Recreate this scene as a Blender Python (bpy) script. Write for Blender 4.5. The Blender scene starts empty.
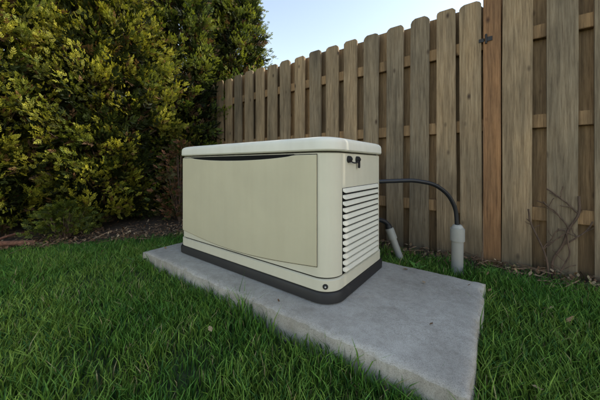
import bpy, bmesh, math, numpy as np
from mathutils import Vector, Matrix
rng = np.random.default_rng(7)
S = bpy.context.scene
S.view_settings.view_transform='Standard'; S.view_settings.look='None'; S.view_settings.exposure=0

# ---------- helpers ----------
def link(o, parent=None):
    S.collection.objects.link(o)
    if parent: o.parent = parent
    return o
def empty(name, loc=(0,0,0)):
    e = bpy.data.objects.new(name, None); e.empty_display_size=.1; e.location=loc
    return link(e)
def mesh_obj(name, verts, faces, mat=None, parent=None, smooth=False):
    me = bpy.data.meshes.new(name); me.from_pydata([tuple(v) for v in verts], [], faces); me.update()
    o = bpy.data.objects.new(name, me)
    if mat: me.materials.append(mat)
    if smooth:
        for p in me.polygons: p.use_smooth=True
    return link(o, parent)
def np_mesh(name, V, F, mat, col=None, parent=None, smooth=False):
    """V (n,3), F list of arrays (m,k)"""
    me = bpy.data.meshes.new(name)
    me.vertices.add(len(V)); me.vertices.foreach_set('co', V.astype(np.float32).ravel())
    loops = np.concatenate([f.ravel() for f in F]); tot = np.concatenate([np.full(len(f), f.shape[1]) for f in F])
    st = np.concatenate([[0], np.cumsum(tot)[:-1]])
    me.loops.add(len(loops)); me.loops.foreach_set('vertex_index', loops.astype(np.int32))
    me.polygons.add(len(tot)); me.polygons.foreach_set('loop_start', st.astype(np.int32)); me.polygons.foreach_set('loop_total', tot.astype(np.int32))
    me.update(calc_edges=True)
    if col is not None:
        a = me.color_attributes.new('tint','FLOAT_COLOR','POINT')
        c = np.ones((len(V),4),np.float32); c[:,:3]=col; a.data.foreach_set('color', c.ravel())
    me.polygons.foreach_set('use_smooth', np.full(len(tot), smooth))
    me.materials.append(mat)
    return link(bpy.data.objects.new(name, me), parent)
class N:
    def __init__(s, name):
        s.m = bpy.data.materials.new(name); s.m.use_nodes=True
        s.t = s.m.node_tree; s.n=s.t.nodes; s.b = s.n['Principled BSDF']; s.out=s.n['Material Output']
    def add(s, typ, **kw):
        nd = s.n.new(typ)
        for k,v in kw.items():
            if k in nd.inputs.keys(): nd.inputs[k].default_value=v
            else: setattr(nd,k,v)
        return nd
    def l(s,a,b): s.t.links.new(a,b)
    def coords(s, scale=(1,1,1), addattr=None):
        tc = s.add('ShaderNodeTexCoord'); mp = s.add('ShaderNodeMapping'); mp.inputs['Scale'].default_value=scale
        s.l(tc.outputs['Object'], mp.inputs['Vector'])
        if addattr:
            at=s.add('ShaderNodeAttribute', attribute_name=addattr)
            va=s.add('ShaderNodeVectorMath', operation='MULTIPLY_ADD'); va.inputs[1].default_value=(37,53,71)
            s.l(at.outputs['Color'], va.inputs[0]); s.l(mp.outputs[0], va.inputs[2]); return va.outputs[0]
        return mp.outputs[0]
    def noise(s, vec, scale, detail=5, rough=.55):
        n = s.add('ShaderNodeTexNoise'); n.inputs['Scale'].default_value=scale; n.inputs['Detail'].default_value=detail; n.inputs['Roughness'].default_value=rough
        s.l(vec,n.inputs['Vector']); return n.outputs['Fac']
    def ramp(s, fac, stops):
        r = s.add('ShaderNodeValToRGB'); e=r.color_ramp.elements
        while len(e)<len(stops): e.new(.5)
        for i,(p,c) in enumerate(stops):
            e[i].position=p; e[i].color=(c[0],c[1],c[2],1) if hasattr(c,'__len__') else (c,c,c,1)
        s.l(fac,r.inputs[0]); return r.outputs[0]
    def mix(s, fac, a, b, mode='MIX'):
        m = s.add('ShaderNodeMix', data_type='RGBA', blend_type=mode)
        for sock,v in ((m.inputs[0],fac),(m.inputs[6],a),(m.inputs[7],b)):
            if isinstance(v,(int,float)): sock.default_value=v
            elif hasattr(v,'__len__'): sock.default_value=(v[0],v[1],v[2],1)
            else: s.l(v,sock)
        return m.outputs[2]
    def bump(s, h, strength=.3, dist=.01):
        b = s.add('ShaderNodeBump'); b.inputs['Strength'].default_value=strength; b.inputs['Distance'].default_value=dist
        s.l(h,b.inputs['Height']); s.l(b.outputs[0], s.b.inputs['Normal'])

# ---------- materials ----------
def mat_wood(name, tint=(1,1,1), k=1.0):
    m=N(name)
    v=m.coords((1,1,.05),'tint'); v2=m.coords((1,1,.35),'tint')
    g=m.noise(v,110,5,.7); g2=m.noise(v,24,3); big=m.noise(v2,5,4); 
    c=m.ramp(g,[(.25,(.115*k,.085*k,.057*k)),(.5,(.265*k,.215*k,.152*k)),(.75,(.39*k,.335*k,.255*k))])
    c=m.mix(.7,c,m.ramp(g2,[(.3,(.55,.52,.48)),(.7,(1.18,1.12,1.05))]),'MULTIPLY')
    c=m.mix(.8,c,m.ramp(big,[(.3,(.58,.57,.54)),(.5,(1,.97,.92)),(.72,(1.22,1.13,.98))]),'MULTIPLY')
    at=m.add('ShaderNodeAttribute', attribute_name='tint'); sp=m.add('ShaderNodeSeparateColor'); m.l(at.outputs['Color'],sp.inputs[0])
    c=m.mix(.9,c,m.ramp(sp.outputs[1],[(0,(.64,.64,.63)),(.35,(.86,.85,.82)),(.65,(1.0,.93,.83)),(1,(1.25,1.14,.99))]),'MULTIPLY')
    vo=m.add('ShaderNodeTexVoronoi'); vo.inputs['Scale'].default_value=5.5
    vk=m.coords((1.6,1.0,.8),'tint'); m.l(vk,vo.inputs['Vector'])
    kn=m.ramp(vo.outputs['Distance'],[(.035,1),(.085,.5),(.13,0)])
    c=m.mix(kn,c,(.06,.036,.02))
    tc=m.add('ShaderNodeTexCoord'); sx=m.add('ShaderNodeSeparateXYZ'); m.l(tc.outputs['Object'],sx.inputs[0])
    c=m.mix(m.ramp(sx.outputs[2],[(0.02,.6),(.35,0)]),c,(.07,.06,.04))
    c=m.mix(1.0,c,tint,'MULTIPLY')
    m.l(c,m.b.inputs['Base Color']); m.b.inputs['Roughness'].default_value=.85
    m.bump(g,.6,.004); return m.m
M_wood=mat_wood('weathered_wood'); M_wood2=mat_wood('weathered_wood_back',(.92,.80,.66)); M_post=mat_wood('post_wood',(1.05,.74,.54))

def mat_plastic(name,col,rough=.45,spec=.4,grime=.25):
    m=N(name); v=m.coords()
    n=m.noise(v,3.5,6,.6); n2=m.noise(v,260,2)
    z=m.coords((9,9,.8)); st=m.noise(z,3,4)
    c=m.mix(grime,col,m.ramp(n,[(.3,tuple(x*.72 for x in col)),(.65,tuple(min(1,x*1.1) for x in col))]))
    c=m.mix(grime*.5,c,m.ramp(st,[(.35,(.78,.74,.66)),(.6,(1,1,1))]),'MULTIPLY')
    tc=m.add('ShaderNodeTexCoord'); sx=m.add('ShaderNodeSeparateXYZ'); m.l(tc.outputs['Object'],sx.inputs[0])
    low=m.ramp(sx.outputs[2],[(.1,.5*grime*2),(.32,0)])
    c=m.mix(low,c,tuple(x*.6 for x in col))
    m.l(c,m.b.inputs['Base Color'])
    m.l(m.ramp(n,[(.3,min(1,rough+.15)),(.7,rough)]),m.b.inputs['Roughness']); m.b.inputs['Specular IOR Level'].default_value=spec
    m.bump(n2,.12,.0008); return m.m
M_body=mat_plastic('beige_enamel',(.55,.505,.36)); M_trim=mat_plastic('cream_enamel',(.62,.59,.475)); M_lid=mat_plastic('lid_enamel',(.72,.70,.61))
M_black=mat_plastic('black_plastic',(.016,.016,.018),.5,.4,.2); M_dark=mat_plastic('painted_shade',(.012,.012,.012),.9,.1,0)  # M_dark: near-black colour painting the shade inside seams and openings
M_pvc=mat_plastic('gray_pvc',(.38,.38,.36),.4,.4,.6); M_rubber=mat_plastic('cable_rubber',(.012,.013,.018),.38,.5,.1)
M_label=mat_plastic('label_white',(.5,.5,.48),.5,.3,.1)

def mat_concrete():
    m=N('concrete'); v=m.coords()
    a=m.noise(v,3.2,7,.65); b=m.noise(v,45,5,.7); d=m.noise(v,320,3,.7); e=m.noise(v,9,5,.6)
    c=m.ramp(a,[(.28,(.27,.25,.22)),(.5,(.37,.35,.315)),(.72,(.46,.44,.40))])
    c=m.mix(.5,c,m.ramp(b,[(.3,(.6,.58,.55)),(.6,(1.08,1.08,1.08))]),'MULTIPLY')
    c=m.mix(.7,c,m.ramp(d,[(.32,(.45,.43,.41)),(.5,(1,1,1)),(.7,(1.2,1.2,1.2))]),'MULTIPLY')
    c=m.mix(m.ramp(e,[(.56,0),(.72,.35)]),c,(.17,.15,.12))
    m.l(c,m.b.inputs['Base Color']); m.b.inputs['Roughness'].default_value=.9
    mx=m.add('ShaderNodeMath',operation='ADD'); m.l(b,mx.inputs[0]); m.l(d,mx.inputs[1]); m.bump(mx.outputs[0],.5,.0025); return m.m
M_conc=mat_concrete()

def mat_leaf(name, trans=.35, rough=.5, spec=.3):
    m=N(name); at=m.add('ShaderNodeAttribute', attribute_name='tint'); c=at.outputs['Color']
    m.l(c,m.b.inputs['Base Color']); m.b.inputs['Roughness'].default_value=rough; m.b.inputs['Specular IOR Level'].default_value=spec
    if trans>0:
        tr=m.add('ShaderNodeBsdfTranslucent'); c2=m.mix(1.0,c,(1.3,1.25,.7),'MULTIPLY'); m.l(c2,tr.inputs['Color'])
        ms=m.add('ShaderNodeMixShader'); ms.inputs[0].default_value=trans
        m.l(m.b.outputs[0],ms.inputs[1]); m.l(tr.outputs[0],ms.inputs[2]); m.l(ms.outputs[0],m.out.inputs[0])
    return m.m
M_leaf=mat_leaf('evergreen_leaf',.38); M_grass=mat_leaf('grass_blade',0,.55,.2); M_dead=mat_leaf('dead_leaf',0,.8,.1)

def mat_ground():
    m=N('soil_and_turf'); v=m.coords()
    a=m.noise(v,2.2,6); b=m.noise(v,60,6,.7); e=m.noise(v,14,5)
    soil=m.ramp(b,[(.3,(.022,.015,.010)),(.5,(.06,.042,.028)),(.7,(.13,.095,.065))])
    soil=m.mix(.6,soil,m.ramp(e,[(.3,(.6,.6,.6)),(.7,(1.2,1.15,1.1))]),'MULTIPLY')
    turf=m.ramp(b,[(.3,(.012,.026,.006)),(.7,(.045,.085,.02))])
    tc=m.add('ShaderNodeTexCoord'); sx=m.add('ShaderNodeSeparateXYZ'); m.l(tc.outputs['Object'],sx.inputs[0])
    mu=m.add('ShaderNodeMath',operation='MULTIPLY_ADD'); mu.inputs[1].default_value=.35; m.l(a,mu.inputs[0]); m.l(sx.outputs[0],mu.inputs[2])
    f=m.add('ShaderNodeMapRange'); f.inputs[1].default_value=-2.6; f.inputs[2].default_value=-2.2; m.l(mu.outputs[0],f.inputs[0])
    g=m.add('ShaderNodeMapRange'); g.inputs[1].default_value=2.2; g.inputs[2].default_value=1.9; m.l(sx.outputs[1],g.inputs[0])
    mm=m.add('ShaderNodeMath',operation='MULTIPLY'); m.l(f.outputs[0],mm.inputs[0]); m.l(g.outputs[0],mm.inputs[1])
    m.l(m.mix(mm.outputs[0],soil,turf),m.b.inputs['Base Color']); m.b.inputs['Roughness'].default_value=.95; m.bump(b,.8,.02); return m.m
M_ground=mat_ground()
def mat_bark():
    m=N('bark'); v=m.coords((1,1,.2)); b=m.noise(v,60,6,.7)
    m.l(m.ramp(b,[(.3,(.04,.025,.018)),(.7,(.17,.11,.075))]),m.b.inputs['Base Color']); m.b.inputs['Roughness'].default_value=.9; m.bump(b,.8,.01); return m.m
M_bark=mat_bark()
def mat_red():
    m=N('red_bark'); v=m.coords(); b=m.noise(v,50,6,.7)
    m.l(m.ramp(b,[(.3,(.06,.025,.016)),(.7,(.24,.11,.065))]),m.b.inputs['Base Color']); m.b.inputs['Roughness'].default_value=.9; m.bump(b,.8,.01); return m.m
M_red=mat_red()

# ---------- ground ----------
def ground():
    fx=np.concatenate([[-300,-60,-15],np.arange(-5,3.01,.06),[6,15,60,300]]); fy=np.concatenate([[-300,-60,-10],np.arange(-2,4.01,.06),[8,20,60,300]])
    X,Y=np.meshgrid(fx,fy); 
    Z=.008*np.sin(X*3.1+1)*np.sin(Y*2.7)+.006*np.sin(X*9+Y*7)*np.sin(Y*11-X*4)
    bed=np.clip((-2.7-X)/.5,0,1)*.03
    Z=np.where((abs(X)<6)&(abs(Y)<6),Z+bed,0)
    V=np.stack([X.ravel(),Y.ravel(),Z.ravel()],1); nx=len(fx);ny=len(fy)
    i,j=np.meshgrid(np.arange(nx-1),np.arange(ny-1)); k=(j*nx+i).ravel()
    np_mesh('ground',V,[np.stack([k,k+1,k+nx+1,k+nx],1)],M_ground,smooth=True)
ground()

# ---------- concrete slab ----------
SX0,SX1,SY0,SY1=-1.918,-.062,.787,1.593
def slab():
    bm=bmesh.new(); nx,ny=140,60; top=.10
    grid=[]
    for j in range(ny+1):
        row=[]
        for i in range(nx+1):
            u=i/nx; w=j/ny; x=SX0+(SX1-SX0)*u; y=SY0+(SY1-SY0)*w
            e=min(i,nx-i,j,ny-j)
            z=top+.0015*math.sin(x*7)*math.cos(y*9)
            chip=max(0,math.sin(x*23+y*19)+math.sin(x*57+y*41)-1.35)*.02
            if e==0:
                nn=.003*math.sin(x*31+y*17)+.002*math.sin(x*83+y*71)+.0015*rng.normal()
                z-=.007+chip*.8+abs(.002*rng.normal())
                if i==0: x+=nn+chip
                if i==nx: x+=nn-chip
                if j==0: y+=nn+chip
                if j==ny: y+=nn-chip
            elif e==1: z-=.0015+abs(.0012*rng.normal())+chip*.3
            row.append(bm.verts.new((x,y,z)))
        grid.append(row)
    for j in range(ny):
        for i in range(nx): bm.faces.new((grid[j][i],grid[j][i+1],grid[j+1][i+1],grid[j+1][i]))
    loop=[grid[0][i] for i in range(nx)]+[grid[j][nx] for j in range(ny)]+[grid[ny][i] for i in range(nx,0,-1)]+[grid[j][0] for j in range(ny,0,-1)]
    low=[bm.verts.new((v.co.x,v.co.y,-.05)) for v in loop]
    for a in range(len(loop)):
        b=(a+1)%len(loop); bm.faces.new((loop[b],loop[a],low[a],low[b]))
    me=bpy.data.meshes.new('concrete_slab'); bm.to_mesh(me); bm.free(); me.materials.append(M_conc)
    for p in me.polygons: p.use_smooth = p.normal.z>.5
    link(bpy.data.objects.new('concrete_slab',me))
slab()

# ---------- generator ----------
GEN=empty('standby_generator',(-1.145,1.235,.10))   # centre of footprint on slab
L,W=1.20,.60
def rr(l,w,r,n=8,bow=0):
    pts=[]
    for cx,cy,a0 in ((l/2-r,-w/2+r,-90),(l/2-r,w/2-r,0),(-l/2+r,w/2-r,90),(-l/2+r,-w/2+r,180)):
        for k in range(n+1):
            a=math.radians(a0+90*k/n); pts.append((cx+r*math.cos(a),cy+r*math.sin(a)))
    return pts
def loft(name,layers,mat,n=12,cap=True,capb=False):
    V=[];F=[]
    for (l,w,r,z) in layers: V+= [(x,y,z) for x,y in rr(l,w,r,n)]
    m=4*(n+1)
    for k in range(len(layers)-1):
        for i in range(m):
            j=(i+1)%m; F.append((k*m+i,k*m+j,(k+1)*m+j,(k+1)*m+i))
    if cap: F.append(tuple(range((len(layers)-1)*m,len(layers)*m)))
    if capb: F.append(tuple(reversed(range(m))))
    o=mesh_obj(name,V,F,mat,GEN,True)
    md=o.modifiers.new('e','EDGE_SPLIT'); md.split_angle=math.radians(35); return o
R=.085
loft('black_base_skirt',[(L+.0,W+.0,R,.0),(L+.024,W+.024,R+.01,.004),(L+.026,W+.026,R+.01,.036),(L+.016,W+.016,R+.008,.046),(L-.02,W-.02,R,.050)],M_black)
loft('base_pan',[(L-.01,W-.01,R,.044),(L+.002,W+.002,R,.050),(L+.002,W+.002,R,.094),(L-.008,W-.008,R,.098),(L-.02,W-.02,R,.0985)],M_trim)
loft('pan_groove',[(L-.018,W-.018,R,.095),(L-.018,W-.018,R,.104)],M_dark,cap=False)
loft('body_shell',[(L-.02,W-.02,R,.102),(L-.006,W-.006,R,.106),(L-.006,W-.006,R,.630),(L-.02,W-.02,R,.634)],M_trim)
loft('lid_gap',[(L-.03,W-.03,R,.630),(L-.03,W-.03,R,.645)],M_dark,cap=False)
loft('lid',[(L-.03,W-.03,R,.6385),(L+.010,W+.010,R+.004,.641),(L+.018,W+.018,R+.006,.647),(L+.016,W+.016,R+.006,.676),(L+.010,W+.010,R+.005,.686),(L-.004,W-.004,R+.003,.694),(L-.03,W-.03,R,.699),(L-.10,W-.10,R*.8,.705),(L-.3,W-.3,R*.6,.712),(L-.5,W-.45,.05,.714)],M_lid,capb=True)
def door():
    x0,x1=-L/2+.07,L/2-.075; n=48; yb=-W/2+.004; yf=-W/2-.006
    xs=np.linspace(x0,x1,n+1)
    def zb(x):
        t=(x-x0)/(x1-x0); return .150-.036*math.sin(math.pi*t)
    def zt(x):
        t=(x-x0)/(x1-x0); s=(t-.10)/.78
        return .625-(.021*(math.sin(math.pi*s)**.6) if 0<s<1 else 0)
    V=[];F=[]
    for x in xs:
        a,b=zb(x),zt(x)
        V+=[(x,yb,a),(x,yf+.002,a+.001),(x,yf,a+.004),(x,yf,b-.004),(x,yf+.002,b-.001),(x,yb,b)]
    for i in range(n):
        k=6*i
        for q in range(5): F.append((k+q,k+6+q,k+7+q,k+1+q))
    F.append((0,1,2,3,4,5)); F.append(tuple(6*n+q for q in range(5,-1,-1)))
    mesh_obj('front_door_panel',V,F,M_body,GEN)
    V=[];F=[]
    for x in np.linspace(x0+.09,x1-.12,30): V+=[(x,-W/2-.001,.598),(x,-W/2-.001,.629)]
    for i in range(29): k=2*i; F.append((k,k+2,k+3,k+1))
    mesh_obj('handle_shade',V,F,M_dark,GEN)  # dark strip painting the shade under the handle cut
    V=[];F=[]
    for x in np.linspace(x0-.002,x1+.002,40): V+=[(x,-W/2+.0015,zb(min(max(x,x0),x1))-.003),(x,-W/2+.0015,.628)]
    for i in range(39): k=2*i; F.append((k,k+2,k+3,k+1))
    mesh_obj('door_gap_shade',V,F,M_dark,GEN)  # dark sheet behind the door, drawing the shaded gap around it
door()
def box(name,c,s,mat,parent,bev=.002,rot=None):
    bm=bmesh.new(); bmesh.ops.create_cube(bm,size=1)
    for v in bm.verts: v.co=Vector((v.co.x*s[0],v.co.y*s[1],v.co.z*s[2]))
    if bev: bmesh.ops.bevel(bm,geom=bm.edges[:],offset=bev,segments=2,affect='EDGES')
    if rot: bmesh.ops.transform(bm,matrix=rot,verts=bm.verts[:])
    for v in bm.verts: v.co+=Vector(c)
    me=bpy.data.meshes.new(name); bm.to_mesh(me); bm.free(); me.materials.append(mat)
    return link(bpy.data.objects.new(name,me),parent)
def cyl(name,p0,p1,r0,r1,mat,parent,n=24):
    p0=Vector(p0);p1=Vector(p1); d=(p1-p0); q=d.to_track_quat('Z','Y')
    bm=bmesh.new(); bmesh.ops.create_cone(bm,cap_ends=True,segments=n,radius1=r0,radius2=r1,depth=d.length)
    bmesh.ops.bevel(bm,geom=[e for e in bm.edges if e.is_boundary or abs(e.calc_face_angle(0))>1],offset=min(r0,r1)*.12,segments=2,affect='EDGES')
    bmesh.ops.transform(bm,matrix=Matrix.Translation((p0+p1)/2)@q.to_matrix().to_4x4(),verts=bm.verts[:])
    me=bpy.data.meshes.new(name); bm.to_mesh(me); bm.free(); me.materials.append(mat)
    for p in me.polygons: p.use_smooth=True
    o=link(bpy.data.objects.new(name,me),parent); md=o.modifiers.new('e','EDGE_SPLIT'); md.split_angle=math.radians(40); return o
def tube(name,pts,r,mat,parent=None,res=6):
    cu=bpy.data.curves.new(name,'CURVE'); cu.dimensions='3D'; cu.bevel_depth=r; cu.bevel_resolution=res; cu.use_fill_caps=True; cu.resolution_u=10
    sp=cu.splines.new('BEZIER'); sp.bezier_points.add(len(pts)-1)
    for b,p in zip(sp.bezier_points,pts): b.co=p; b.handle_left_type=b.handle_right_type='AUTO'
    cu.materials.append(mat); return link(bpy.data.objects.new(name,cu),parent)
xe=L/2-.003
def louvre_panel(pref,sx,ya,yb,z0,z1,n):
    mesh_obj(pref+'_vent_shade',[(sx*(xe+.0012),ya-.004,z0),(sx*(xe+.0012),yb+.004,z0),(sx*(xe+.0012),yb+.004,z1),(sx*(xe+.0012),ya-.004,z1)],[(0,1,2,3)],M_dark,GEN)  # flat dark sheet painting the shade behind the slats
    V=[];F=[];p=(z1-z0)/n
    for i in range(n):
        zt=z0+p*(i+1)-.002; zb=zt-p*.72
        prof=[(0,zt),(.005,zt-.002),(.011,zb+.004),(.010,zb),(.0075,zb),(.0,zt-.008)]
        segs=[(ya,.15),(ya+.006,.7),(ya+.014,1),(yb-.014,1),(yb-.006,.7),(yb,.15)]
        b=len(V)
        for (y,k) in segs:
            for (dx,z) in prof: V.append((sx*(xe+.0005+dx*k),y,zt+(z-zt)*(.5+.5*k)))
        m=len(prof)
        for s in range(len(segs)-1):
            for q in range(m):
                r=(q+1)%m; F.append((b+s*m+q,b+s*m+r,b+(s+1)*m+r,b+(s+1)*m+q))
        F.append(tuple(b+q for q in range(m))); F.append(tuple(b+(len(segs)-1)*m+q for q in reversed(range(m))))
    mesh_obj(pref+'_vent_louvers',V,F,M_lid,GEN)
louvre_panel('end',1,-.205,.205,.105,.480,13)
louvre_panel('rear',-1,-.205,.205,.105,.480,13)
for k,yy in enumerate((-.150,-.062)):
    cyl(f'latch_{k}',(xe-.002,yy,.606),(xe+.014,yy,.606),.0165,.014,M_black,GEN,20)
    cyl(f'latch_{k}_key',(xe+.013,yy,.606),(xe+.019,yy,.606),.008,.007,M_black,GEN,16)
box('latch_hook',(xe+.012,-.062,.582),(.008,.013,.034),M_black,GEN,.002)
tube('latch_cord',[(xe+.010,-.15,.598),(xe+.014,-.12,.590),(xe+.014,-.09,.592),(xe+.010,-.062,.600)],.003,M_black,GEN,3)
a=math.radians(-58); cx,cy=L/2-R,-W/2+R
dv=Vector((math.cos(a),math.sin(a),0)); pc=Vector((cx,cy,.071))+dv*(R+.001)
cyl('corner_plug',pc-dv*.003,pc+dv*.005,.012,.011,M_black,GEN,20)
cyl('corner_plug_center',pc+dv*.004,pc+dv*.007,.004,.003,M_label,GEN,12)

# ---------- conduits & cables ----------
C1=empty('electrical_conduit')
b1=Vector((-.219,1.927,0))
cyl('pipe',b1+Vector((0,0,-.03)),b1+Vector((.002,0,.215)),.034,.034,M_pvc,C1)
cyl('coupling',b1+Vector((.002,0,.20)),b1+Vector((.002,0,.285)),.041,.041,M_pvc,C1)
cyl('reducer',b1+Vector((.002,0,.283)),b1+Vector((.002,0,.305)),.036,.024,M_pvc,C1)
tube('black_cable',[(-.66,1.50,.575),(-.52,1.62,.583),(-.40,1.74,.580),(-.30,1.845,.535),(-.235,1.91,.43),(-.217,1.927,.29)],.0125,M_rubber,C1)
cyl('cable_gland',(-.66,1.53,.574),(-.645,1.56,.576),.022,.020,M_black,C1)
C2=empty('gas_conduit')
p0=Vector((-.545,1.915,-.03)); p1=Vector((-.625,1.895,.20)); 
cyl('pipe',p0,p1,.024,.024,M_pvc,C2)
d=(p1-p0).normalized()
cyl('coupling',p1-d*.05,p1+d*.03,.030,.030,M_pvc,C2)
tube('black_hose',[p1+d*.01,p1+d*.06,(-.70,1.80,.30),(-.74,1.66,.315),(-.76,1.52,.31)],.016,M_rubber,C2)
cyl('hose_collar',p1+d*.03,p1+d*.055,.024,.022,M_black,C2)

# ---------- fence ----------
FY=2.255
def boards(name,specs,mat,parent,th=.019):
    V=[];F=[];C=[]
    for (xc,w,z0,z1,yf,ty) in specs:
        ear=.028+.006*rng.normal(); x0,x1=xc-w/2,xc+w/2; lean=rng.normal()*.0025; bow=rng.normal()*.003
        r=rng.random(3); z0=-.02
        zz=[z0,.6,1.2,z1-ear]; out=[]
        for z in zz: out.append((x0,z))
        out+=[(x0+ear*.35,z1-ear*.42),(x0+ear,z1),(x1-ear,z1),(x1-ear*.35,z1-ear*.42)]
        for z in reversed(zz): out.append((x1,z))
        n=len(out); b=len(V)
        for y in (yf,yf+th):
            for (x,z) in out:
                V.append((x+lean*z+.0015*rng.normal(),y+bow*math.sin(z*1.7),z+.001*rng.normal())); C.append(r)
        F.append(tuple(b+i for i in reversed(range(n)))[::-1]); F.append(tuple(b+n+i for i in reversed(range(n))))
        for i in range(n):
            j=(i+1)%n; F.append((b+j,b+i,b+n+i,b+n+j))
    me=bpy.data.meshes.new(name); me.from_pydata(V,[],F); me.update()
    at=me.color_attributes.new('tint','FLOAT_COLOR','POINT')
    for i,c in enumerate(C): at.data[i].color=(c[0],c[1],c[2],1)
    me.materials.append(mat)
    bm=bmesh.new(); bm.from_mesh(me); bmesh.ops.recalc_face_normals(bm,faces=bm.faces[:]); bm.to_mesh(me); bm.free()
    return link(bpy.data.objects.new(name,me),parent)
def boards_rail(name,x0,x1,z,parent):
    o=box(name,((x0+x1)/2,FY+.0195,z),(x1-x0,.038,.085),M_wood2,parent,.003)
    at=o.data.color_attributes.new('tint','FLOAT_COLOR','POINT')
    c=rng.random(3)
    for dd in at.data: dd.color=(c[0],.75,c[2],1)
def rails(parent,x0,x1,name):
    for k,z in enumerate((.37,.96,1.53)):
        boards_rail(f'{name}_rail_{k}',x0,x1,z,parent)
FENCE=empty('wood_fence')
H=1.835
front=[(-.168,.133,.03,H,FY-.019,1),(-.322,.128,.03,H+.005,FY-.019,1)]
x=-.515
while x>-5.2:
    front.append((x+.004*rng.normal(),.137+.004*rng.normal(),.03,H+.010*rng.normal(),FY-.019+.001*rng.normal(),1)); x-=.198
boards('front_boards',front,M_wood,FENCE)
back=[]; x=-.245
while x>-5.1:
    back.append((x-.17+.002*rng.normal(),.174,.03,H-.01+.010*rng.normal(),FY+.040,1)); x-=.198
back.append((-.215,.225,.03,H-.01,FY+.0425,1))  # extra board added to close a sun leak beside the gate post
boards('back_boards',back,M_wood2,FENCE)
rails(FENCE,-5.3,-.10,'panel')
def post(x,parent,mat,h=1.78,name='post',y=FY+.018,w=.09):
    o=box(name,(x,y,h/2-.05),(w,.09,h+.1),mat,parent,.004)
    at=o.data.color_attributes.new('tint','FLOAT_COLOR','POINT'); c=rng.random(3)
    for dd in at.data: dd.color=(c[0],.55,c[2],1)
post(-.048,FENCE,M_post,2.05,'gate_post',FY+.020,.098)
for k,x in enumerate((-2.47,-4.65)): post(x,FENCE,M_wood2,1.7,f'line_post_{k}',FY+.112)
GATE=empty('wood_gate')
gf=[(.083,.152,.05,H+.03,FY-.019,1),(.297,.136,.05,H+.025,FY-.019,1)]
x=.50
while x<1.15: gf.append((x,.138,.05,H+.02+.008*rng.normal(),FY-.019,1)); x+=.205
boards('front_boards',gf,M_wood,GATE)
gb=[(.040,.150,.05,H+.02,FY+.068,1)]; x=.19  # first entry: strip added behind the post gap to block sunlight
while x<1.1: gb.append((x,.174,.05,H+.01+.008*rng.normal(),FY+.040,1)); x+=.205
boards('back_boards',gb,M_wood2,GATE)
rails(GATE,.012,1.14,'gate')
F2=empty('wood_fence')
post(1.21,F2,M_post,2.0,'gate_post',FY+.020,.12)
ff=[];fb=[];x=1.345
while x<3.2: ff.append((x,.137,.03,H+.01*rng.normal(),FY-.019,1)); fb.append((x+.1,.172,.03,H+.01*rng.normal(),FY+.040,1)); x+=.2
boards('front_boards',ff,M_wood,F2); boards('back_boards',fb,M_wood2,F2); rails(F2,1.275,3.3,'panel')
# fence added behind the hedge as dark backing to stop light leaks
F3=empty('wood_fence',(-3.05,0,0)); F3.rotation_euler=(0,0,math.radians(90))
ff=[];fb=[];x=-3.0
while x<2.15: ff.append((x,.137,.03,H+.01*rng.normal(),FY-.019,1)); fb.append((x+.1,.172,.03,H+.01*rng.normal(),FY+.040,1)); x+=.2
boards('front_boards',ff,M_wood,F3); boards('back_boards',fb,M_wood2,F3); rails(F3,-3.05,2.2,'panel')
# hinge
HG=empty('gate_hinge')
box('leaf',(-.060,FY-.028,1.545),(.03,.005,.030),M_black,HG,.001)
cyl('pin',(-.080,FY-.032,1.515),(-.080,FY-.032,1.58),.006,.006,M_black,HG,12)
box('strap',(-.105,FY-.023,1.545),(.035,.004,.024),M_black,HG,.001)

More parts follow.
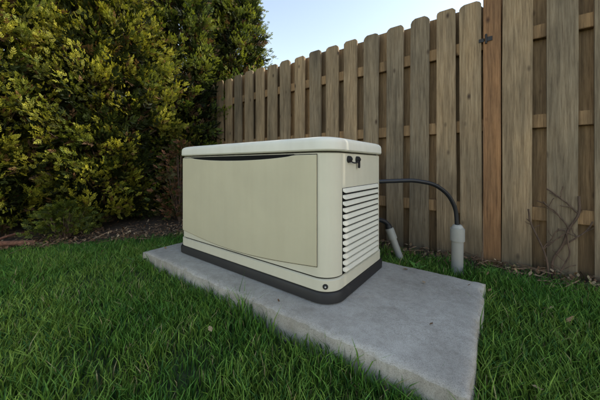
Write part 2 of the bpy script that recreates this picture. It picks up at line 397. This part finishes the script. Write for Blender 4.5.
# ---------- grass ----------
def nz(x,y,s=1.0):
    return (np.sin(x*3.1*s+1.3*np.sin(y*2.3*s))+np.sin(y*4.3*s+1.7*np.sin(x*3.7*s+1))+np.sin((x+y)*7.1*s+2*np.sin(x*5*s-y*3*s)))/3
def toCam(x,y): return .797*x+.6036*y, -.6036*x+.797*y
def bedline(y): return -3.22+.75*np.clip((y-.1)/1.2,-.6,1.0)
def grass():
    n=570000
    x=rng.uniform(-3.6,2.0,n); y=rng.uniform(-1.2,2.28,n)
    X,Y=toCam(x,y)
    keep=(Y>.25)&(abs(X)<1.3*Y+.4)
    m=.008
    keep&=~((x>SX0+m)&(x<SX1-m)&(y>SY0+m)&(y<SY1-m))
    keep&= (x-bedline(y)+.12*nz(x,y,2)) > .22*rng.random(n)**1.5
    back=np.clip((2.16-y-.05*nz(x,y,3))/.30,0,1); keep&= rng.random(n) < .05+.95*back*(.45+.55*np.clip(nz(x,y,2.5)+.5,0,1))
    keep&= rng.random(n) < np.clip(.85+.5*nz(x,y,3),.3,1)
    keep&= rng.random(n) < np.clip(1.5-.28*Y,.5,1)
    x=x[keep];y=y[keep];X=X[keep];Y=Y[keep];n=len(x)
    h=.042*(1+.30*nz(x,y,1.6)+.15*nz(x,y,6)+.25*rng.normal(size=n)); h=np.clip(h,.016,.10)
    tall=rng.random(n)<.04; h[tall]*=1.5
    dx=np.maximum(np.maximum(SX0-x,x-SX1),0); dy=np.maximum(np.maximum(SY0-y,y-SY1),0); ds=np.hypot(dx,dy)
    h*=1+.95*np.exp(-(ds/.05)**2)*(.6+.6*np.clip(nz(x,y,4),-1,1))
    h*=np.clip(.6+(2.25-y)/.5,.6,1)
    w=.0013+.0012*rng.random(n)
    th=rng.uniform(0,2*np.pi,n)+0; ld=rng.uniform(0,2*np.pi,n)
    lean=h*(.15+.75*rng.random(n)); 
    bx,by=np.cos(th)*w,np.sin(th)*w; lx,ly=np.cos(ld)*lean,np.sin(ld)*lean
    z0=.0*x-.004
    P=np.empty((n,5,3))
    P[:,0]=np.stack([x-bx,y-by,z0],1);P[:,1]=np.stack([x+bx,y+by,z0],1)
    mx,my=x+lx*.32,y+ly*.32
    P[:,2]=np.stack([mx+bx*.85,my+by*.85,h*.6],1);P[:,3]=np.stack([mx-bx*.85,my-by*.85,h*.6],1)
    P[:,4]=np.stack([x+lx,y+ly,h],1)
    k=np.arange(n)*5
    q=np.stack([k,k+1,k+2,k+3],1);t=np.stack([k+3,k+2,k+4],1)
    base=np.array([.068,.175,.022]); yel=np.array([.165,.26,.038]); dk=np.array([.032,.10,.018]); dry=np.array([.30,.26,.12])
    a=rng.random(n)[:,None]; bb=np.clip(.45+.7*nz(x,y,1.1)+.25*rng.normal(size=n),0,1)[:,None]
    c=(base*(1-bb)+yel*bb)*(.65+.6*a); c=np.where(rng.random(n)[:,None]<.2,dk,c); c=np.where(rng.random(n)[:,None]<.03,dry,c)
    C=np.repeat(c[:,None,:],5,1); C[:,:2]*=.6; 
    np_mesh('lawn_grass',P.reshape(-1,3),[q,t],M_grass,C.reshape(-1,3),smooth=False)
grass()

def weed(loc,n,size,name='weed_plant'):
    V=[];F=[];C=[]
    for i in range(n):
        a=rng.uniform(0,2*math.pi); el=rng.uniform(.25,1.2); Ls=size*rng.uniform(.6,1.1); wd=Ls*.14
        d=Vector((math.cos(a),math.sin(a),0)); s=Vector((-d.y,d.x,0)); b=len(V)
        col=np.array([.08,.18,.03])*rng.uniform(.7,1.4)
        for k in range(8):
            t=k/7; rad=Ls*t*math.cos(el*(1-.5*t)); z=Ls*math.sin(el)*t*(1-.35*t*t)
            ww=wd*math.sin(math.pi*(.08+.9*t))*(1+.45*(-1)**k)
            c=Vector(loc)+d*rad+Vector((0,0,z))
            V+=[c-s*ww+Vector((0,0,ww*.4)),c,c+s*ww+Vector((0,0,ww*.4))]; C+=[col*.8,col,col*.8]
        for k in range(7):
            q=b+3*k; F+= [(q,q+3,q+4,q+1),(q+1,q+4,q+5,q+2)]
    np_mesh(name,np.array([tuple(v) for v in V]),[np.array(F)],M_grass,np.array(C))
weed((-1.93,.765,.0),14,.13)
weed((-2.0,1.02,.0),12,.14,'weed_plant.001')
weed((-.42,1.78,.0),14,.09,'weed_plant.002')
weed((-.05,1.98,.0),12,.08,'weed_plant.003')
weed((.15,1.75,.0),10,.07,'weed_plant.004')

# ---------- fallen leaves & twigs ----------
def litter(name,pts,smin,smax,cols,mat=M_dead):
    n=len(pts); T=np.array([(-1,0,0),(-.3,.45,.12),(.5,.4,.1),(1,0,.25),(.5,-.4,.1),(-.3,-.45,.12)])
    P=np.repeat(T[None],n,0)*rng.uniform(smin,smax,n)[:,None,None]
    P[:,:,2]*=rng.uniform(-.5,2.2,n)[:,None]
    a=rng.uniform(0,2*np.pi,n); b=rng.normal(size=n)*.45
    x=P[:,:,0].copy();z=P[:,:,2].copy(); P[:,:,0]=x*np.cos(b)[:,None]-z*np.sin(b)[:,None]; P[:,:,2]=x*np.sin(b)[:,None]+z*np.cos(b)[:,None]
    x=P[:,:,0].copy();y=P[:,:,1].copy(); P[:,:,0]=x*np.cos(a)[:,None]-y*np.sin(a)[:,None]; P[:,:,1]=x*np.sin(a)[:,None]+y*np.cos(a)[:,None]
    P+=pts[:,None,:]
    k=np.arange(n)*6; F=[np.stack([k,k+1,k+5],1),np.stack([k+1,k+2,k+4,k+5],1),np.stack([k+2,k+3,k+4],1)]
    c=np.array(cols)[rng.integers(0,len(cols),n)]*rng.uniform(.6,1.3,n)[:,None]
    np_mesh(name,P.reshape(-1,3),F,mat,np.repeat(c[:,None],6,1).reshape(-1,3))
n=1500
fx=rng.uniform(-2.6,2,n); fy=2.225-abs(rng.normal(size=n))*.13; 
pA=np.stack([fx,fy,.015+.035*rng.random(n)],1)
n=2600; hy=rng.uniform(-.8,2.2,n); hx=bedline(hy)+.15-abs(rng.normal(size=n))*.4
pB=np.stack([hx,hy,.03+.03*rng.random(n)],1)
n=40; pC=np.stack([rng.uniform(-2.5,1.2,n),rng.uniform(.5,2.0,n),np.full(n,.035)],1)
ok=~((pC[:,0]>SX0-.03)&(pC[:,0]<SX1+.03)&(pC[:,1]>SY0-.03)&(pC[:,1]<SY1+.03)); pC=pC[ok]
pD=np.array([(-.30,1.40,.106),(-.20,1.05,.106),(-.42,1.52,.106),(-1.85,.9,.106),(-.75,.84,.106),(-.12,1.5,.106)])
litter('fallen_leaves',np.concatenate([pA,pB,pC,pD]),.006,.021,[(.16,.09,.05),(.25,.16,.09),(.10,.06,.035),(.33,.24,.15)])
def twigs():
    V=[];F=[];C=[]
    for i in range(500):
        yy=rng.uniform(-.8,2.2); xx=bedline(yy)+.15-abs(rng.normal())*.4
        if i%3==0: xx=rng.uniform(-1.5,1.5); yy=2.22-abs(rng.normal())*.12
        a=rng.uniform(0,6.28); l=rng.uniform(.03,.14); d=Vector((math.cos(a),math.sin(a),rng.normal()*.15))*l; s=Vector((-math.sin(a),math.cos(a),0))*.0022
        p=Vector((xx,yy,.035)); b=len(V); u=Vector((0,0,.004))
        V+=[p-s,p+s,p+u,p+d-s,p+d+s,p+d+u]; F+=[(b,b+1,b+4,b+3),(b+1,b+2,b+5,b+4),(b+2,b,b+3,b+5)]
        C+=[np.array([.13,.085,.055])*rng.uniform(.5,1.8)]*6
    np_mesh('fallen_twigs',np.array([tuple(v) for v in V]),[np.array(F)],M_dead,np.array(C))
twigs()
FB=empty('fallen_branch')
tube('wood',[(-3.22,-.06,.05),(-3.16,.12,.075),(-3.10,.28,.06),(-3.02,.42,.05)],.020,M_red,FB,3)
tube('side_shoot',[(-3.14,.16,.07),(-3.22,.30,.10),(-3.30,.40,.09)],.010,M_red,FB,3)

# dead vine on the gate
VN=empty('dead_vine')
rv=np.random.default_rng(21)
def vine(p,d,l,r,depth,idx=[0]):
    pts=[p]; q=Vector(p); dd=Vector(d).normalized(); n=5
    for k in range(n):
        dd=(dd+Vector((rv.normal()*.22,rv.normal()*.06,rv.normal()*.12))).normalized(); q=q+dd*(l/n); q.y=min(q.y,FY-.03); pts.append(q.copy())
    idx[0]+=1; tube(f'stem_{idx[0]}',pts,r,M_bark,VN,2)
    if depth>0:
        for k in range(3):
            b=pts[rv.integers(1,n)]; s=rv.choice([-1,1])
            vine(b,(s*rv.uniform(.3,.8),-.05,rv.uniform(.4,.9)),l*rv.uniform(.25,.4),r*.6,depth-1)
vine(Vector((.25,2.20,0)),(-.05,0,1),.52,.0065,2)
vine(Vector((.23,2.18,0)),(.03,0,1),.42,.005,2)
vine(Vector((.27,2.20,0)),(.1,0,1),.28,.004,1)

# ---------- evergreen hedge trees ----------
def spray_template():
    V=[];F=[]; Ls=.070
    def leaf(o,d,l,w):
        s=np.array([-d[1],d[0],0]); b=len(V)
        V.extend([o,o+d*l*.5+s*w,o+d*l+np.array([0,0,-.12*l]),o+d*l*.5-s*w]); F.append((b,b+1,b+2,b+3))
    for k in range(3):
        t=.15+.26*k; o=np.array([Ls*t,0,-.01*t*t])
        for sgn in (-1,1):
            a=sgn*math.radians(42-6*k); leaf(o,np.array([math.cos(a),math.sin(a),.15*(-1)**k]),.036*(1-.15*k),.0058)
    leaf(np.array([Ls*.7,0,-.006]),np.array([1.,0,0]),.034,.006)
    leaf(np.array([0.,0,0]),np.array([1.,0,0]),.05,.0035)
    return np.array(V),np.array(F)
TV,TF=spray_template()
def sprays(name,pos,dirs,scale,col,parent,mat=M_leaf):
    n=len(pos); d=dirs/np.linalg.norm(dirs,axis=1)[:,None]
    r=rng.normal(size=(n,3))
    s=np.cross(r,d); s/=np.linalg.norm(s,axis=1)[:,None]; u=np.cross(d,s)
    P=pos[:,None,:]+scale[:,None,None]*(TV[None,:,0:1]*d[:,None]+TV[None,:,1:2]*s[:,None]+TV[None,:,2:3]*u[:,None])
    m=len(TV); F=(TF[None]+(np.arange(n)*m)[:,None,None]).reshape(-1,4)
    C=np.repeat(col[:,None,:],m,1)*rng.uniform(.75,1.25,(n,m//4)).repeat(4,1)[:,:,None]
    C=C*np.clip(.7+6*TV[:,0],.7,1.2)[None,:,None]
    return np_mesh(name,P.reshape(-1,3),[F],mat,C.reshape(-1,3),parent)
def limb(V,F,p0,p1,r0,r1,n=6):
    d=Vector(p1)-Vector(p0); q=d.to_track_quat('Z','Y'); b=len(V)
    for p,r in ((p0,r0),(p1,r1)):
        for k in range(n):
            a=2*math.pi*k/n; V.append(tuple(Vector(p)+q@Vector((r*math.cos(a),r*math.sin(a),0))))
    for k in range(n): F.append((b+k,b+(k+1)%n,b+n+(k+1)%n,b+n+k))
def tree(name,cx,cy,rad,h,zb,cA,cB,cD,nclump,per,pw=1.0,sc=1.0,brown=.03,ss=1.0):
    T=empty(name,(cx,cy,0))
    def prof(z):
        t=np.clip((z-zb)/(h-zb),0,1)
        return rad*np.minimum(1,.62+t*1.6)*(1-t**2.2)**.75*pw
    ph=rng.uniform(0,6.28,6)
    def lump(th,z): return 1+.13*np.sin(3*th+ph[0]+2.1*z)+.10*np.sin(5*th+ph[1]-3.3*z)+.08*np.sin(2*th+ph[2]+5.1*z)
    cz=zb+(h-zb)*rng.random(nclump)**.95; ct=rng.uniform(0,2*np.pi,nclump)
    cr=prof(cz)*lump(ct,cz)*rng.uniform(.70,1.06,nclump); cs=rng.uniform(.045,.12,nclump)*sc
    cc=np.stack([cr*np.cos(ct),cr*np.sin(ct),cz],1)
    cd=np.stack([np.cos(ct),np.sin(ct),np.full(nclump,.9)],1)+rng.normal(size=(nclump,3))*.35
    cd/=np.linalg.norm(cd,axis=1)[:,None]
    tone=rng.random(nclump)
    idx=rng.integers(0,nclump,nclump*per); m=len(idx)
    off=rng.normal(size=(m,3)); off/=np.linalg.norm(off,axis=1)[:,None]; off*= (rng.random(m)**.5)[:,None]*cs[idx][:,None]
    off+=cd[idx]*((off*cd[idx]).sum(1)*1.1)[:,None]
    pos=cc[idx]+off
    outw=cd[idx]
    dirs=outw*.9+off/cs[idx][:,None]*.45+rng.normal(size=(m,3))*.45
    t=np.clip(tone[idx]+.18*rng.normal(size=m),0,1)[:,None]
    col=cA*(1-t)+cB*t
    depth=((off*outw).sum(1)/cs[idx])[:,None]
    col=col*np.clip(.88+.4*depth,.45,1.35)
    br=rng.random(m)<brown; col[br]=np.array([.18,.10,.04])
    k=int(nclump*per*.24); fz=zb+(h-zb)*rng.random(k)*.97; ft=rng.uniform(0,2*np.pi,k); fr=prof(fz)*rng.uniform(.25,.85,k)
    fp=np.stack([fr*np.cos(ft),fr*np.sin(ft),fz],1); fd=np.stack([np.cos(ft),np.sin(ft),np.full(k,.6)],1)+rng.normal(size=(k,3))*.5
    fc=np.tile(cD,(k,1))*rng.uniform(.6,1.5,k)[:,None]; fb=rng.random(k)<.15; fc[fb]=(.09,.055,.03)  # inner filler sprays tinted dark so the crown interior reads as shaded
    keep=pos[:,2]>.05
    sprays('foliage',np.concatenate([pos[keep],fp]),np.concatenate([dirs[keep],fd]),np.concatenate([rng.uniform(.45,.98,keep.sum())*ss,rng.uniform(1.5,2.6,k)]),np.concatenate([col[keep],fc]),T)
    V=[];F=[]
    zs=np.linspace(-.05,h*.9,9); pts=[Vector((.03*math.sin(2*z),.03*math.cos(1.7*z)-.03,z)) for z in zs]
    for i in range(8): limb(V,F,pts[i],pts[i+1],.065*(1-i/9)+.008,.065*(1-(i+1)/9)+.008,8)
    for i in range(0,nclump,4):
        z0=max(.12,cc[i][2]-.22-.3*cr[i]); limb(V,F,(0,0,z0),tuple(cc[i]*.92),.012,.004,5)
    np_mesh('trunk_and_limbs',np.array(V),[np.array(F)],M_bark,parent=T,smooth=True)
A=np.array
g1=(A([.095,.122,.016]),A([.36,.34,.040]),A([.022,.032,.008]))   # yellow-green new growth, brightened to put sunlight into the leaf colour
g2=(A([.055,.088,.015]),A([.20,.23,.030]),A([.015,.024,.007]))    # darker
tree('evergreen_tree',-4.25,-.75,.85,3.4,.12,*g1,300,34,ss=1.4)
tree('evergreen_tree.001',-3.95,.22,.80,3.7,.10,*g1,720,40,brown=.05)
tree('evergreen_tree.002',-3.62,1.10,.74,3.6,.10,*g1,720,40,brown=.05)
tree('evergreen_tree.003',-3.52,1.90,.60,4.2,.15,*g2,560,36,sc=.9)
tree('evergreen_tree.004',-3.36,2.74,.56,4.4,.15,*g2,600,36,sc=.85)
tree('evergreen_tree.005',-4.5,1.75,.70,3.8,.3,*g2,160,30,ss=1.6)
tree('evergreen_tree.006',-4.4,2.95,.70,3.6,.3,*g2,160,30,ss=1.6)
def shrub(name,cx,cy,r,h,cols,n):
    T=empty(name,(cx,cy,0))
    th=rng.uniform(0,6.28,n); z=.08+(h-.08)*rng.random(n); rr_=r*np.sqrt(rng.random(n))*np.sin(np.pi*np.clip(.15+.8*z/h,0,1))*(1+.3*np.sin(4*th+6*z))
    p=np.stack([rr_*np.cos(th),rr_*np.sin(th),z],1); d=np.stack([np.cos(th),np.sin(th),np.full(n,.6)],1)+rng.normal(size=(n,3))*.6
    c=A(cols)[rng.integers(0,len(cols),n)]*rng.uniform(.6,1.4,n)[:,None]
    sprays('foliage',p,d,rng.uniform(.5,.95,n),c,T)
    V=[];F=[]
    for i in range(40):
        a=rng.uniform(0,6.28); q=(r*.8*math.cos(a)*rng.random(),r*.8*math.sin(a)*rng.random(),h*rng.uniform(.5,.95)); limb(V,F,(0,0,-.02),q,.007,.002,5)
    np_mesh('stems',A(V),[A(F)],M_bark,parent=T)
shrub('browning_shrub',-2.98,1.62,.27,.95,[(.28,.13,.07),(.18,.09,.05),(.10,.09,.035),(.07,.10,.02)],1200)
shrub('browning_shrub.001',-2.78,2.02,.20,.75,[(.26,.12,.06),(.16,.08,.045),(.09,.10,.03)],700)
shrub('low_shrub',-3.10,.62,.22,.33,[(.08,.11,.016),(.14,.16,.022),(.05,.07,.012)],700)

# ---------- light ----------
sv=Vector((.735,.64,0)).normalized(); el=math.radians(28); az=math.atan2(sv.x,sv.y)
d=Vector((sv.x*math.cos(el),sv.y*math.cos(el),math.sin(el)))
sl=bpy.data.lights.new('sun','SUN'); sl.energy=5.0; sl.angle=math.radians(.5); sl.color=(1,.92,.78)
so=bpy.data.objects.new('sun',sl); so.rotation_euler=d.to_track_quat('Z','Y').to_euler(); link(so)
w=bpy.data.worlds.new('World'); S.world=w; w.use_nodes=True
nt=w.node_tree; sk=nt.nodes.new('ShaderNodeTexSky'); sk.sky_type='NISHITA'; sk.sun_disc=False; sk.sun_elevation=el; sk.sun_rotation=az
sk.dust_density=.3; sk.ozone_density=1.6
mx=nt.nodes.new('ShaderNodeMix'); mx.data_type='RGBA'; mx.blend_type='MULTIPLY'; mx.inputs[0].default_value=1; mx.clamp_factor=False
mx.inputs[7].default_value=(4.0,3.1,2.35,1)     # daylight-shade white balance and exposure of the photograph
bg=nt.nodes['Background']; bg.inputs[1].default_value=.15; nt.links.new(sk.outputs[0],mx.inputs[6]); nt.links.new(mx.outputs[2],bg.inputs[0])

# ---------- camera ----------
cam=bpy.data.cameras.new('camera'); cam.sensor_width=36; cam.lens=265/600*36; cam.shift_y=-35/600; cam.clip_start=.02; cam.clip_end=1000
co=bpy.data.objects.new('camera',cam); co.location=(0,0,.68); co.rotation_euler=(math.radians(90),0,math.atan2(.6036,.797)); link(co)
S.camera=co
